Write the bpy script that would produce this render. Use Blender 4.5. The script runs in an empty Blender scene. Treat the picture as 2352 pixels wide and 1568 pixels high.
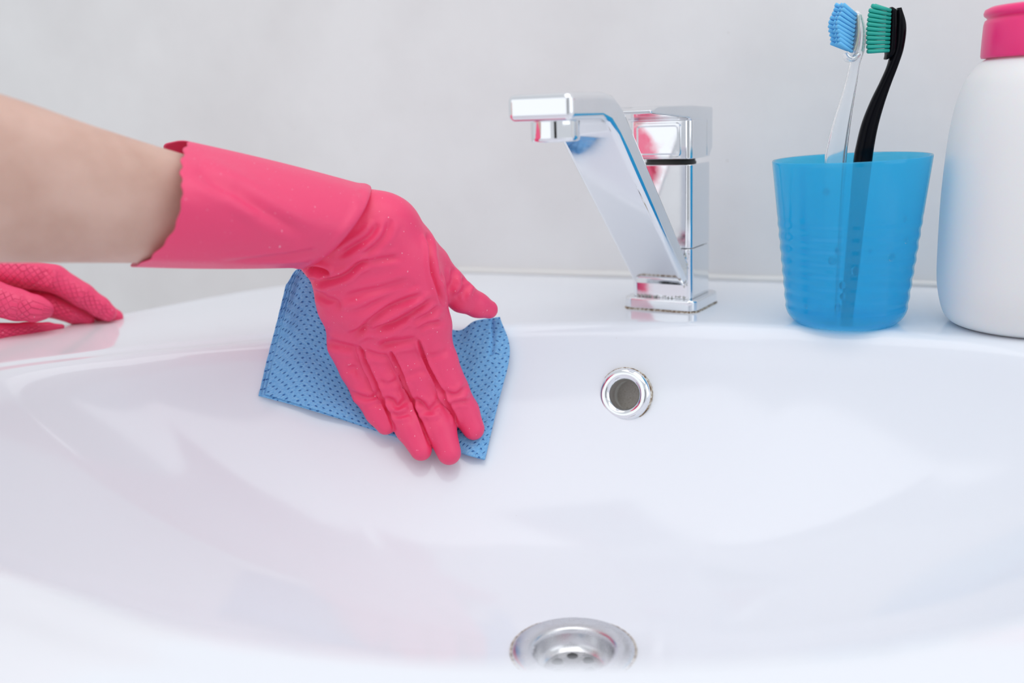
import bpy, bmesh, math, random
import numpy as np
from mathutils import Vector, Matrix
random.seed(4); np.random.seed(4)
SC = 0.01                      # the scene is laid out in centimetres and built in metres
C = bpy.context.scene.collection
R = math.radians

# ------------------------------------------------------------------ camera
F_PX, PITCH, ROLL, CAM_H = 2300.0, R(13.1), R(2.3), 14.2
FWD = np.array([0, math.cos(PITCH), -math.sin(PITCH)])
R0 = np.array([1.0, 0, 0]); U0 = np.cross(R0, FWD)
CR = math.cos(ROLL)*R0 - math.sin(ROLL)*U0
CU = math.cos(ROLL)*U0 + math.sin(ROLL)*R0
CAM = np.array([0, 0, CAM_H])
cam_data = bpy.data.cameras.new('camera')
cam = bpy.data.objects.new('camera', cam_data); C.objects.link(cam)
cam_data.sensor_width = 36; cam_data.lens = F_PX*36/2352
cam_data.clip_start = 0.01
m = Matrix(((CR[0], CU[0], -FWD[0], 0), (CR[1], CU[1], -FWD[1], 0), (CR[2], CU[2], -FWD[2], CAM_H*SC), (0, 0, 0, 1)))
cam.matrix_world = m
cam_data.dof.use_dof = True
cam_data.dof.focus_distance = 0.62
cam_data.dof.aperture_fstop = 3.4
bpy.context.scene.camera = cam

# ------------------------------------------------------------------ light and exposure
vs = bpy.context.scene.view_settings
vs.view_transform = 'Standard'; vs.look = 'None'; vs.gamma = 1; vs.use_curve_mapping = False
vs.exposure = 0.0
world = bpy.data.worlds.new('world'); bpy.context.scene.world = world
world.use_nodes = True
bg = world.node_tree.nodes['Background']
bg.inputs[0].default_value = (0.90, 0.94, 1.0, 1); bg.inputs[1].default_value = 0.74

def area(name, loc, target, size, power, col=(1, 1, 1)):
    l = bpy.data.lights.new(name, 'AREA'); l.shape = 'RECTANGLE'; l.size, l.size_y = size
    l.energy = power; l.color = col
    o = bpy.data.objects.new(name, l); C.objects.link(o)
    o.location = [v*SC for v in loc]
    d = Vector(target)-Vector(loc)
    o.rotation_euler = d.to_track_quat('-Z', 'Y').to_euler()
    return o
area('ceiling_light', (10, 10, 170), (0, 60, 0), (1.8, 1.8), 15.0, (1, 0.99, 0.98))
area('window_light', (150, -60, 70), (5, 60, 0), (1.4, 1.4), 5.0, (0.95, 0.98, 1.0))
area('left_fill_light', (-175, -80, 55), (0, 60, 0), (2.6, 2.2), 8.0, (0.96, 0.98, 1.0))  # added fill from the left, so the chrome spout end reflects white

bpy.context.scene.cycles.max_bounces = 16; bpy.context.scene.cycles.diffuse_bounces = 8
bpy.context.scene.cycles.transparent_max_bounces = 24; bpy.context.scene.cycles.transmission_bounces = 12

# ------------------------------------------------------------------ helpers
def px_ray(x, y):
    return ((x-1176)*CR + (784-y)*CU)/F_PX + FWD
def pt(x, y, Y):                                # point seen at a pixel, Y cm into the room
    d = px_ray(x, y); return CAM + d*(Y/d[1])
def ptz(x, y, z=0.0):                           # point seen at a pixel on the height z
    d = px_ray(x, y); return CAM + d*((z-CAM_H)/d[2])
def project(P):
    q = P - CAM; z = q@FWD
    return 1176+F_PX*(q@CR)/z, 784-F_PX*(q@CU)/z
def smooth(me):
    me.polygons.foreach_set('use_smooth', [True]*len(me.polygons))
def mesh_obj(name, verts, faces, mat, parent=None, sm=True, uv=None):
    me = bpy.data.meshes.new(name)
    v = (np.asarray(verts, float)*SC).tolist()
    me.from_pydata(v, [], [tuple(int(i) for i in f) for f in faces]); me.update()
    if sm: smooth(me)
    if uv is not None:
        lay = me.uv_layers.new(name='UVMap')
        idx = np.zeros(len(me.loops), dtype=np.int32); me.loops.foreach_get('vertex_index', idx)
        lay.data.foreach_set('uv', np.asarray(uv, float)[idx].ravel())
    me.materials.append(mat)
    o = bpy.data.objects.new(name, me); C.objects.link(o)
    if parent: o.parent = parent
    return o
def bm_obj(name, bm, mat, parent=None, sm=True):
    for v in bm.verts: v.co *= SC
    me = bpy.data.meshes.new(name); bm.normal_update(); bm.to_mesh(me); bm.free()
    if sm: smooth(me)
    me.materials.append(mat)
    o = bpy.data.objects.new(name, me); C.objects.link(o)
    if parent: o.parent = parent
    return o
def thing(name, label, cat, group=None, loc=(0, 0, 0)):
    o = bpy.data.objects.new(name, None); C.objects.link(o)
    o.empty_display_size = 0.02
    tag(o, label, cat, group); return o
def tag(o, label, cat=None, group=None, kind=None):
    if label: o['label'] = label
    if cat: o['category'] = cat
    if group: o['group'] = group
    if kind: o['kind'] = kind
    return o
def bevel_mod(o, w, seg=3, angle=35):
    b = o.modifiers.new('bevel', 'BEVEL'); b.width = w*SC; b.segments = seg
    b.limit_method = 'ANGLE'; b.angle_limit = R(angle); b.harden_normals = False
    n = o.modifiers.new('wn', 'WEIGHTED_NORMAL'); n.keep_sharp = False
    return o
def pinterp(t, ts, vals):                       # periodic Catmull-Rom, ts ascending in [0,1)
    ts = np.asarray(ts, float); vals = np.asarray(vals, float)
    t = np.mod(t, 1.0); n = len(ts)
    T = np.concatenate([ts[-2:]-1, ts, ts[:3]+1]); V = np.concatenate([vals[-2:], vals, vals[:3]])
    i = np.clip(np.searchsorted(T, t, side='right')-1, 1, len(T)-3)
    t0, t1 = T[i], T[i+1]; u = (t-t0)/(t1-t0); h = t1-t0
    sh = (slice(None),)+(None,)*(V.ndim-1)
    m0 = (V[i+1]-V[i-1])/(T[i+1]-T[i-1])[sh]; m1 = (V[i+2]-V[i])/(T[i+2]-T[i])[sh]
    u = u[sh]; h = h[sh]
    return (2*u**3-3*u**2+1)*V[i]+(u**3-2*u**2+u)*h*m0+(-2*u**3+3*u**2)*V[i+1]+(u**3-u**2)*h*m1
def ointerp(t, vals):                           # open Catmull-Rom over uniformly spaced values
    vals = np.asarray(vals, float); n = len(vals)
    V = np.concatenate([[2*vals[0]-vals[1]], vals, [2*vals[-1]-vals[-2]]])
    x = np.clip(np.asarray(t, float), 0, 1)*(n-1); i = np.minimum(x.astype(int), n-2); u = x-i
    sh = (slice(None),)+(None,)*(V.ndim-1); u = u[sh]
    p0, p1, p2, p3 = V[i], V[i+1], V[i+2], V[i+3]
    return 0.5*((2*p1)+(-p0+p2)*u+(2*p0-5*p1+4*p2-p3)*u**2+(-p0+3*p1-3*p2+p3)*u**3)
def grid_faces(nu, nv, wrap=False):
    f = []
    for i in range(nu-1):
        for j in range(nv if wrap else nv-1):
            k = (j+1) % nv
            f.append((i*nv+j, i*nv+k, (i+1)*nv+k, (i+1)*nv+j))
    return f
def lathe(bm, prof, n=64, centre=(0, 0, 0), close_ends=False):
    rings = []
    for r, z in prof:
        rings.append([bm.verts.new((centre[0]+r*math.cos(2*math.pi*i/n), centre[1]+r*math.sin(2*math.pi*i/n), centre[2]+z)) for i in range(n)])
    for a, b in zip(rings, rings[1:]):
        for i in range(n):
            bm.faces.new((a[i], a[(i+1) % n], b[(i+1) % n], b[i]))
    if close_ends:
        bm.faces.new(rings[0][::-1]); bm.faces.new(rings[-1])
    return rings

# ------------------------------------------------------------------ materials
def mat(name, col, rough=0.5, metal=0.0, **kw):
    m = bpy.data.materials.new(name); m.use_nodes = True
    b = m.node_tree.nodes['Principled BSDF']
    b.inputs['Base Color'].default_value = (*col, 1); b.inputs['Roughness'].default_value = rough
    b.inputs['Metallic'].default_value = metal
    for k, v in kw.items(): b.inputs[k.replace('_', ' ')].default_value = v
    return m
class N:                                        # tiny node helper
    def __init__(s, m): s.t = m.node_tree; s.b = s.t.nodes.get('Principled BSDF')
    def n(s, typ, **kw):
        x = s.t.nodes.new(typ)
        for k, v in kw.items(): setattr(x, k, v)
        return x
    def l(s, a, b): s.t.links.new(a, b)
    def math(s, op, a, b=None, c=None):
        x = s.n('ShaderNodeMath', operation=op)
        for i, v in enumerate((a, b, c)):
            if v is None: continue
            if isinstance(v, (int, float)): x.inputs[i].default_value = v
            else: s.l(v, x.inputs[i])
        return x.outputs[0]
    def noise(s, vec, scale, detail=3, rough=.5):
        x = s.n('ShaderNodeTexNoise'); x.inputs['Scale'].default_value = scale
        x.inputs['Detail'].default_value = detail; x.inputs['Roughness'].default_value = rough
        if vec is not None: s.l(vec, x.inputs['Vector'])
        return x.outputs['Fac']
    def ramp(s, fac, stops):
        x = s.n('ShaderNodeValToRGB'); e = x.color_ramp.elements
        e[0].position, e[0].color = stops[0][0], (*stops[0][1], 1)
        e[1].position, e[1].color = stops[-1][0], (*stops[-1][1], 1)
        for p, c in stops[1:-1]:
            y = e.new(p); y.color = (*c, 1)
        s.l(fac, x.inputs[0]); return x.outputs[0]
    def bump(s, h, strength, dist, normal=None):
        x = s.n('ShaderNodeBump'); x.inputs['Strength'].default_value = strength
        x.inputs['Distance'].default_value = dist; s.l(h, x.inputs['Height'])
        if normal is not None: s.l(normal, x.inputs['Normal'])
        return x.outputs[0]
    def obj(s): return s.n('ShaderNodeTexCoord').outputs['Object']

M = {}
def mk_ceramic():
    m = mat('white_ceramic', (0.79, 0.815, 0.865), 0.09, Coat_Weight=0.0)
    k = N(m); k.b.inputs['Specular IOR Level'].default_value = 0.5
    f = k.noise(k.obj(), 260, 2)
    sp = k.ramp(f, [(0.0, (.79, .815, .865)), (0.80, (.79, .815, .865)), (0.83, (.55, .50, .46))])
    k.l(sp, k.b.inputs['Base Color'])
    s = k.noise(k.obj(), 14, 3)
    k.l(k.math('MULTIPLY_ADD', s, 0.10, 0.05), k.b.inputs['Roughness'])
    return m
M['ceramic'] = mk_ceramic()
def mk_wall():
    m = mat('painted_wall', (0.62, 0.62, 0.62), 0.62)
    k = N(m); o = k.obj()
    a = k.noise(o, 9, 4); sp = k.noise(o, 330, 2)
    base = k.ramp(a, [(0.35, (.74, .73, .725)), (0.65, (.79, .785, .78))])
    spk = k.ramp(sp, [(0.77, (1, 1, 1)), (0.80, (.62, .55, .48))])
    mx = k.n('ShaderNodeMixRGB', blend_type='MULTIPLY'); mx.inputs[0].default_value = 1
    k.l(base, mx.inputs[1]); k.l(spk, mx.inputs[2]); k.l(mx.outputs[0], k.b.inputs['Base Color'])
    mp = k.n('ShaderNodeMapping'); mp.inputs['Scale'].default_value = (1, 1, .35); k.l(o, mp.inputs[0])
    h = k.math('ADD', k.noise(mp.outputs[0], 120, 4), k.math('MULTIPLY', k.noise(o, 25, 3), 1.5))
    k.l(k.bump(h, 0.25, 0.0018), k.b.inputs['Normal'])
    return m
M['wall'] = mk_wall()
M['caulk'] = mat('sealant', (.74, .73, .71), .5)
M['floor'] = mat('floor_tile', (.45, .45, .45), .4)
M['reflection_card'] = mat('dark_card', (.02, .018, .016), .5)
def mk_chrome():
    m = mat('chrome', (.86, .87, .89), .045, 1.0)
    k = N(m); o = k.obj()
    s = k.noise(o, 60, 5, .7)
    k.l(k.ramp(s, [(0.45, (.035,)*3), (0.75, (.17,)*3)]), k.b.inputs['Roughness'])
    return m
M['chrome'] = mk_chrome()
def mk_steel():
    m = mat('brushed_steel', (.66, .66, .68), .26, 1.0)
    k = N(m); s = k.noise(k.obj(), 90, 5, .7)
    k.l(k.ramp(s, [(0.4, (.2,)*3), (0.7, (.36,)*3)]), k.b.inputs['Roughness'])
    return m
M['steel'] = mk_steel()
M['gasket'] = mat('grimy_gasket', (.035, .034, .028), .5)
def mk_scale():
    m = mat('limescale', (.62, .62, .58), .7); k = N(m)
    k.l(k.bump(k.noise(k.obj(), 900, 3), .6, .0006), k.b.inputs['Normal']); return m
M['scale'] = mk_scale()
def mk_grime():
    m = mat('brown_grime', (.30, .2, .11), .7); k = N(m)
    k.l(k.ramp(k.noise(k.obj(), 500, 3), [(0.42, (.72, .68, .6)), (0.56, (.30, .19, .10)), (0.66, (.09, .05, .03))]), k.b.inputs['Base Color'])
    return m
M['grime'] = mk_grime()
def mk_hole():
    m = mat('overflow_inside', (.3, .28, .25), .7); k = N(m)
    k.l(k.ramp(k.noise(k.obj(), 600, 4), [(0.3, (.42, .38, .34)), (0.62, (.50, .47, .43)), (0.75, (.2, .13, .09))]), k.b.inputs['Base Color'])
    return m
M['hole'] = mk_hole()
def mk_rubber():
    m = mat('pink_rubber', (.87, .062, .178), .42, Subsurface_Weight=0.12, Subsurface_Scale=0.004)
    k = N(m); k.b.inputs['Subsurface Radius'].default_value = (1, .25, .3)
    k.b.inputs['Specular IOR Level'].default_value = 0.42
    o = k.obj()
    u = k.n('ShaderNodeUVMap'); u.uv_map = 'UVMap'
    sx = k.n('ShaderNodeSeparateXYZ'); k.l(u.outputs[0], sx.inputs[0])
    # diamond grip pattern moulded on the finger pads; v < 50 marks grip skin
    s1 = k.math('ADD', sx.outputs[0], sx.outputs[1]); s2 = k.math('SUBTRACT', sx.outputs[0], sx.outputs[1])
    g = k.math('MINIMUM', k.math('ABSOLUTE', k.math('SINE', k.math('MULTIPLY', s1, 6.6))), k.math('ABSOLUTE', k.math('SINE', k.math('MULTIPLY', s2, 6.6))))
    g = k.math('MINIMUM', k.math('MULTIPLY', g, 3.0), 1.0)
    at = k.n('ShaderNodeAttribute'); at.attribute_name = 'grip'
    g = k.math('MULTIPLY', k.math('SUBTRACT', g, 1.0), at.outputs['Fac'])
    g = k.math('MULTIPLY', g, k.ramp(k.noise(o, 90, 2), [(0.35, (.35,)*3), (0.6, (1,)*3)]))
    nb = k.bump(g, .7, .0014)
    fine = k.math('ADD', k.noise(o, 420, 3), k.math('MULTIPLY', k.noise(o, 60, 3), 2.0))
    nb = k.bump(fine, .16, .0010, nb)
    k.l(nb, k.b.inputs['Normal'])
    dust = k.noise(o, 700, 1)
    c = k.ramp(dust, [(0.0, (.87, .062, .178)), (0.755, (.87, .062, .178)), (0.79, (.95, .45, .55))])
    k.l(c, k.b.inputs['Base Color'])
    return m
M['rubber'] = mk_rubber()
def mk_skin():
    m = mat('skin', (.64, .42, .34), .5, Subsurface_Weight=0.25, Subsurface_Scale=0.006)
    k = N(m); o = k.obj()
    k.b.inputs['Subsurface Radius'].default_value = (1, .35, .2)
    k.l(k.ramp(k.noise(o, 45, 4), [(0.3, (.56, .345, .275)), (0.7, (.65, .43, .355))]), k.b.inputs['Base Color'])
    k.l(k.bump(k.noise(o, 500, 3), .15, .0008), k.b.inputs['Normal'])
    return m
M['skin'] = mk_skin()
def mk_cloth():
    m = mat('blue_cloth', (.10, .36, .80), .8)
    k = N(m)
    u = k.n('ShaderNodeUVMap'); u.uv_map = 'UVMap'
    nz = k.n('ShaderNodeTexNoise'); nz.inputs['Scale'].default_value = 1.3; k.l(u.outputs[0], nz.inputs['Vector'])
    dv = k.n('ShaderNodeVectorMath', operation='SCALE'); dv.inputs['Scale'].default_value = .16; k.l(nz.outputs['Color'], dv.inputs[0])
    av = k.n('ShaderNodeVectorMath', operation='ADD'); k.l(u.outputs[0], av.inputs[0]); k.l(dv.outputs[0], av.inputs[1])
    sx = k.n('ShaderNodeSeparateXYZ'); k.l(av.outputs[0], sx.inputs[0])
    PX, PY = .48, .31
    row = k.math('FLOOR', k.math('DIVIDE', sx.outputs[1], PY))
    off = k.math('MULTIPLY', k.math('MODULO', row, 2.0), .5)
    fx = k.math('SUBTRACT', k.math('FRACT', k.math('ADD', k.math('DIVIDE', sx.outputs[0], PX), off)), .5)
    fy = k.math('SUBTRACT', k.math('FRACT', k.math('DIVIDE', sx.outputs[1], PY)), .5)
    fx = k.math('MULTIPLY', fx, PX/.115); fy = k.math('MULTIPLY', fy, PY/.07)
    d = k.math('ADD', k.math('MULTIPLY', fx, fx), k.math('MULTIPLY', fy, fy))
    fib = k.n('ShaderNodeTexNoise'); fib.inputs['Scale'].default_value = 14; fib.inputs['Detail'].default_value = 5; fib.inputs['Roughness'].default_value = .8
    mp = k.n('ShaderNodeMapping'); mp.inputs['Scale'].default_value = (.35, 1, 1); mp.inputs['Rotation'].default_value = (0, 0, .5)
    k.l(u.outputs[0], mp.inputs[0]); k.l(mp.outputs[0], fib.inputs['Vector'])
    dd = k.math('ADD', d, k.math('MULTIPLY', k.math('SUBTRACT', fib.outputs['Fac'], .5), 1.4))
    hole = k.ramp(dd, [(0.25, (0, 0, 0)), (0.75, (1, 1, 1))])
    base = k.ramp(fib.outputs['Fac'], [(0.34, (.12, .40, .84)), (0.52, (.235, .59, .98)), (0.68, (.44, .76, 1.0))])
    mx = k.n('ShaderNodeMixRGB'); k.l(hole, mx.inputs[0]); mx.inputs[1].default_value = (.035, .17, .50, 1); k.l(base, mx.inputs[2])
    k.l(mx.outputs[0], k.b.inputs['Base Color'])
    sm = k.ramp(d, [(0.1, (0, 0, 0)), (1.0, (1, 1, 1))])
    h = k.math('ADD', k.math('MULTIPLY', sm, 1.0), k.math('MULTIPLY', fib.outputs['Fac'], 1.1))
    k.l(k.bump(h, .7, .0009), k.b.inputs['Normal'])
    return m
M['cloth'] = mk_cloth()
def mk_cup():
    m = bpy.data.materials.new('blue_plastic'); m.use_nodes = True
    k = N(m); t = k.t; t.nodes.remove(k.b); out = t.nodes['Material Output']
    col = (.035, .42, .86, 1)
    d = k.n('ShaderNodeBsdfDiffuse'); d.inputs[0].default_value = (.035, .53, .92, 1)
    tr = k.n('ShaderNodeBsdfTranslucent'); tr.inputs[0].default_value = (.10, .76, .96, 1)
    tp = k.n('ShaderNodeBsdfTransparent'); tp.inputs[0].default_value = (.46, .90, .98, 1)
    g = k.n('ShaderNodeBsdfGlossy'); g.inputs['Roughness'].default_value = .13
    a = k.n('ShaderNodeMixShader'); a.inputs[0].default_value = .55; k.l(d.outputs[0], a.inputs[1]); k.l(tr.outputs[0], a.inputs[2])
    b = k.n('ShaderNodeMixShader'); b.inputs[0].default_value = .56; k.l(a.outputs[0], b.inputs[1]); k.l(tp.outputs[0], b.inputs[2])
    fr = k.n('ShaderNodeFresnel'); fr.inputs[0].default_value = 1.45
    geo = k.n('ShaderNodeNewGeometry'); ff = k.math('MULTIPLY', fr.outputs[0], k.math('SUBTRACT', 1.0, geo.outputs['Backfacing']))
    c = k.n('ShaderNodeMixShader'); k.l(ff, c.inputs[0]); k.l(b.outputs[0], c.inputs[1]); k.l(g.outputs[0], c.inputs[2])
    k.l(c.outputs[0], out.inputs[0])
    return m
M['cup'] = mk_cup()
M['bottle'] = mat('white_plastic', (.80, .80, .80), .38, Subsurface_Weight=.3, Subsurface_Scale=.02)
M['cap'] = mat('pink_plastic', (.87, .03, .20), .3, Subsurface_Weight=.2, Subsurface_Scale=.01)
M['black'] = mat('black_plastic', (.003, .003, .005), .16, Specular_IOR_Level=.08)
M['clear'] = mat('clear_plastic', (.93, .95, .97), .16, Transmission_Weight=.86, IOR=1.30)
M['blue_b'] = mat('blue_bristle', (.13, .50, .84), .45, Subsurface_Weight=.2, Subsurface_Scale=.003)
M['green_b'] = mat('green_bristle', (.012, .40, .32), .45)
M['glue'] = mat('clear_amber', (.80, .80, .45), .15, Transmission_Weight=.6)
M['drop'] = mat('water', (.9, .97, 1), .04, Transmission_Weight=1.0, IOR=1.16)

# ------------------------------------------------------------------ basin shape
BC = np.array([2.55, 47.3])                     # drain centre
FOLD = np.array([(-33, 11.7), (-26.5, 15.0), (-18.6, 17.0), (-7, 19.3), (5.1, 18.8), (15.5, 15.6), (26.1, 8.8), (31.5, -1), (28, -12), (14, -20.6), (.8, -22.8), (-6.1, -22.0), (-12.7, -19.9), (-19.7, -15.8), (-30, -8), (-36, 2)], float)
FOLD[8:15] *= .955
FOLD = FOLD + np.array([2.5, 46]) - BC
OUT = np.array([(-44, 45), (-40, 60), (-33.5, 70.5), (-28.6, 76.5), (-20.1, 85.8), (-13, 89.2), (-4.7, 89.4), (10, 83.2), (31.8, 73.6), (45, 67.9), (52, 60), (50, 40), (40, 24), (22, 17.5), (2, 17.2), (-12, 18.5), (-26, 25), (-38, 34)], float) - BC
def polar_tab(P):
    a = np.mod(np.arctan2(P[:, 1], P[:, 0])/(2*np.pi), 1); r = np.hypot(P[:, 0], P[:, 1]); o = np.argsort(a)
    t = np.linspace(0, 1, 2881)[:-1]; v = pinterp(t, a[o], r[o])
    return t, v
TT, RF = polar_tab(FOLD); _, RO = polar_tab(OUT)
def Rfold(a): return np.interp(np.mod(a/(2*np.pi), 1), np.append(TT, 1), np.append(RF, RF[0]))
def Rout(a): return np.interp(np.mod(a/(2*np.pi), 1), np.append(TT, 1), np.append(RO, RO[0]))
DEPTH = 13.5
_r = np.linspace(-.4, 1.6, 4001); _z = -DEPTH*np.clip(1-np.abs(_r)**2.5, 0, 1)**.78
_k = np.exp(-.5*(np.linspace(-.1, .1, 401)/.022)**2); _k /= _k.sum()
_z = np.convolve(_z, _k, 'same')
def z_rho(rho): return np.interp(rho, _r[300:-300], _z[300:-300])
def basin_z(X, Y):
    dx, dy = X-BC[0], Y-BC[1]; a = np.arctan2(dy, dx); r = np.hypot(dx, dy)
    rho = r/Rfold(a); z = z_rho(rho)
    # shallow raised bead around the left shoulder of the bowl
    w = np.clip((-np.cos(a)-.35)/.4, 0, 1)
    e = (r-Rfold(a))
    z = z + w*.16*(1/(1+np.exp(-(e-2.6)/.22)))
    return z
def surf(x, y):                                 # where a pixel's ray meets the basin
    d = px_ray(x, y); s = np.linspace(15, 110, 4000)
    P = CAM[None]+d[None]*s[:, None]
    g = P[:, 2]-basin_z(P[:, 0], P[:, 1])
    i = np.argmax(g < 0)
    return P[i] if g[i] < 0 else P[-1]
OVF = surf(1437, 906)
g0 = np.array([(basin_z(OVF[0]+.6, OVF[1])-basin_z(OVF[0]-.6, OVF[1]))/1.2, (basin_z(OVF[0], OVF[1]+.6)-basin_z(OVF[0], OVF[1]-.6))/1.2])
OVN = np.array([-g0[0], -g0[1], 1.0]); OVN /= np.linalg.norm(OVN)

def build_basin():
    nt = 720; th = np.linspace(0, 2*np.pi, nt+1)[:-1]
    rf, ro = Rfold(th), Rout(th)
    rows = []
    for q in list(np.linspace(.03, .85, 60))+list(np.linspace(.86, 1.12, 44)):
        rows.append(rf*q)
    last = rf*1.12
    for q in np.linspace(0, 1, 26)[1:]:
        rows.append(last+(ro-.5-last)*q)
    P = []
    for r in rows:
        X = BC[0]+r*np.cos(th); Y = BC[1]+r*np.sin(th)
        P.append(np.stack([X, Y, basin_z(X, Y)], 1))
    edge = P[-1]
    for k in range(1, 7):                       # rounded outer edge
        a = k/6*math.pi/2; r = (ro-.5)+.5*math.sin(a)
        P.append(np.stack([BC[0]+r*np.cos(th), BC[1]+r*np.sin(th), edge[:, 2]-.5*(1-math.cos(a))], 1))
    for dz, sh in ((2, 1), (5, .97), (9, .86), (14, .66), (18, .4)):
        r = ro*sh; P.append(np.stack([BC[0]+r*np.cos(th), BC[1]+r*np.sin(th), edge[:, 2]-dz], 1))
    V = np.concatenate(P); F = np.array(grid_faces(len(P), nt, True))
    cen = V[F].mean(1)
    keep = (np.hypot(cen[:, 0]-BC[0], cen[:, 1]-BC[1]) > 2.3)
    dd = cen-OVF; dd = dd-(dd@OVN)[:, None]*OVN
    far = (np.linalg.norm(cen-OVF, axis=1) > 3)
    keep &= far | (np.linalg.norm(dd, axis=1) > 1.12)
    o = mesh_obj('wash_basin', V, F[keep][:, ::-1], M['ceramic'])
    tag(o, 'large white glazed ceramic wash basin with a flat back ledge', 'wash basin')
    return o
basin = build_basin()

# ------------------------------------------------------------------ wall, floor, sealant
WA, WB = np.array([-4.7, 89.5]), np.array([31.8, 73.7])
WU = (WB-WA)/np.linalg.norm(WB-WA); WV = np.array([-WU[1], WU[0]])      # along the wall, into the wall
def wall():
    bm = bmesh.new(); a = WA-WU*150; b = WA+WU*170
    n = 2
    pts = []
    for zz in (-80, 150):
        for q in (a, b):
            for d in (0, 8): pts.append((*(q+WV*d), zz))
    v = [bm.verts.new(p) for p in pts]
    for f in ((0, 2, 6, 4), (1, 5, 7, 3), (0, 4, 5, 1), (2, 3, 7, 6), (4, 6, 7, 5), (0, 1, 3, 2)): bm.faces.new([v[i] for i in f])
    bmesh.ops.recalc_face_normals(bm, faces=bm.faces)
    o = bm_obj('wall_back', bm, M['wall'], sm=False); tag(o, 'plain off-white painted wall', kind='structure')
wall()
def floor():
    bm = bmesh.new(); bmesh.ops.create_cube(bm, size=1)
    for v in bm.verts: v.co = Vector((v.co.x*300, v.co.y*300+10, v.co.z*4-82))
    o = bm_obj('floor', bm, M['floor'], sm=False); tag(o, 'grey floor', kind='structure')
floor()
def reflection_card():  # unseen dark slab, added to give the chrome something dark to reflect
    bm = bmesh.new(); bmesh.ops.create_cube(bm, size=1)
    for v in bm.verts: v.co = Vector((v.co.x*44-4, v.co.y*4-165, v.co.z*200+20))
    o = bm_obj('reflection_card_1', bm, M['reflection_card'], sm=False); tag(o, 'unseen dark card added behind the camera for the chrome to reflect', kind='structure'); bevel_mod(o, .5)
reflection_card()
def tube_pts(path, rads, n=12, flat=None):
    """rings around a path; flat = (ratio, axis) squashes the section along axis"""
    path = np.asarray(path, float); V = []
    tang = np.gradient(path, axis=0); tang /= np.linalg.norm(tang, axis=1)[:, None]
    up = np.array(flat[1], float) if flat else np.array([0, 0, 1.0])
    for i, p in enumerate(path):
        t = tang[i]; a = up-(up@t)*t
        if np.linalg.norm(a) < 1e-3: a = np.array([0, 1.0, 0])-(t[1])*t
        a /= np.linalg.norm(a); b = np.cross(t, a)
        ra = rads[i]*(flat[0] if flat else 1)
        for j in range(n):
            q = 2*math.pi*j/n
            V.append(p+a*ra*math.cos(q)+b*rads[i]*math.sin(q))
    F = [tuple(f) for f in grid_faces(len(path), n, True)]
    F.append(tuple(range(n))[::-1]); F.append(tuple((len(path)-1)*n+j for j in range(n)))
    return np.array(V), F
def sealant():
    s = np.linspace(0, 46, 90)
    rg = np.random.RandomState(3); wob = np.convolve(rg.rand(110), np.ones(9)/9, 'same')[:90]
    P = np.array([[*(WA+WU*q-WV*.12), .16] for q in s]); P[:, 2] += (wob-.5)*.1
    V, F = tube_pts(P, .30+(wob-.5)*.12, 10)
    o = mesh_obj('trim_1', V, F, M['caulk']); tag(o, 'thin white sealant bead where basin meets wall', kind='structure')
sealant()

# ------------------------------------------------------------------ drain and overflow
def frame(n):
    n = np.asarray(n, float); n = n/np.linalg.norm(n)
    u = np.cross([0, 0, 1.0], n) if abs(n[2]) < .95 else np.array([1.0, 0, 0])
    u /= np.linalg.norm(u); v = np.cross(n, u); return Matrix(((u[0], v[0], n[0]), (u[1], v[1], n[1]), (u[2], v[2], n[2])))
def drain():
    t = thing('basin_drain', 'round steel plughole drain set in the bottom of the white basin', 'drain')
    z0 = -DEPTH+.05; c = (BC[0], BC[1], z0)
    bm = bmesh.new()
    lathe(bm, [(3.22, -.15), (3.24, .02), (3.2, .10), (3.05, .14), (2.4, .08), (2.2, .05), (2.12, -.04), (2.06, -.25), (1.95, -.7), (1.8, -.95), (1.6, -1.08)], 96, c)
    o = bm_obj('flange', bm, M['steel'], t)
    bm = bmesh.new(); lathe(bm, [(3.22, -.1), (3.31, -.02), (3.31, .06), (3.2, .07)], 96, c); bm_obj('grime_ring', bm, M['grime'], t)['label'] = 'brownish dirt line around the drain rim'
    # strainer plate with six round holes and a centre screw hole
    bm = bmesh.new(); n = 96
    holes = [(.95*math.cos(a), .95*math.sin(a), .30) for a in [R(60*i+30) for i in range(6)]]
    xs = np.linspace(-1.66, 1.66, 84); grid = {}
    for i, x in enumerate(xs):
        for j, y in enumerate(xs): grid[i, j] = (x, y)
    vs_ = {}
    def gv(i, j):
        if (i, j) not in vs_:
            x, y = grid[i, j]
            for hx, hy, hr in holes:
                d = math.hypot(x-hx, y-hy)
                if hr-.035 < d < hr+.035: x, y = hx+(x-hx)/d*hr, hy+(y-hy)/d*hr
            rr = math.hypot(x, y)
            z = -1.0+.10*math.exp(-((rr-.95)/.55)**2) - (.10 if rr > 1.5 else 0)
            vs_[i, j] = bm.verts.new((c[0]+x, c[1]+y, c[2]+z))
        return vs_[i, j]
    for i in range(83):
        for j in range(83):
            x, y = (grid[i, j][0]+grid[i+1, j+1][0])/2, (grid[i, j][1]+grid[i+1, j+1][1])/2
            if math.hypot(x, y) > 1.64 or any(math.hypot(x-hx, y-hy) < hr-.005 for hx, hy, hr in holes): continue
            bm.faces.new((gv(i, j), gv(i+1, j), gv(i+1, j+1), gv(i, j+1)))
    bmesh.ops.solidify(bm, geom=bm.faces[:], thickness=.08)
    bm_obj('strainer', bm, M['steel'], t)
    bm = bmesh.new(); lathe(bm, [(2.0, -1.1), (2.0, -4), (.02, -4.02)], 48, c); bm_obj('waste_pipe', bm, M['gasket'], t)
drain()
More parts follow.
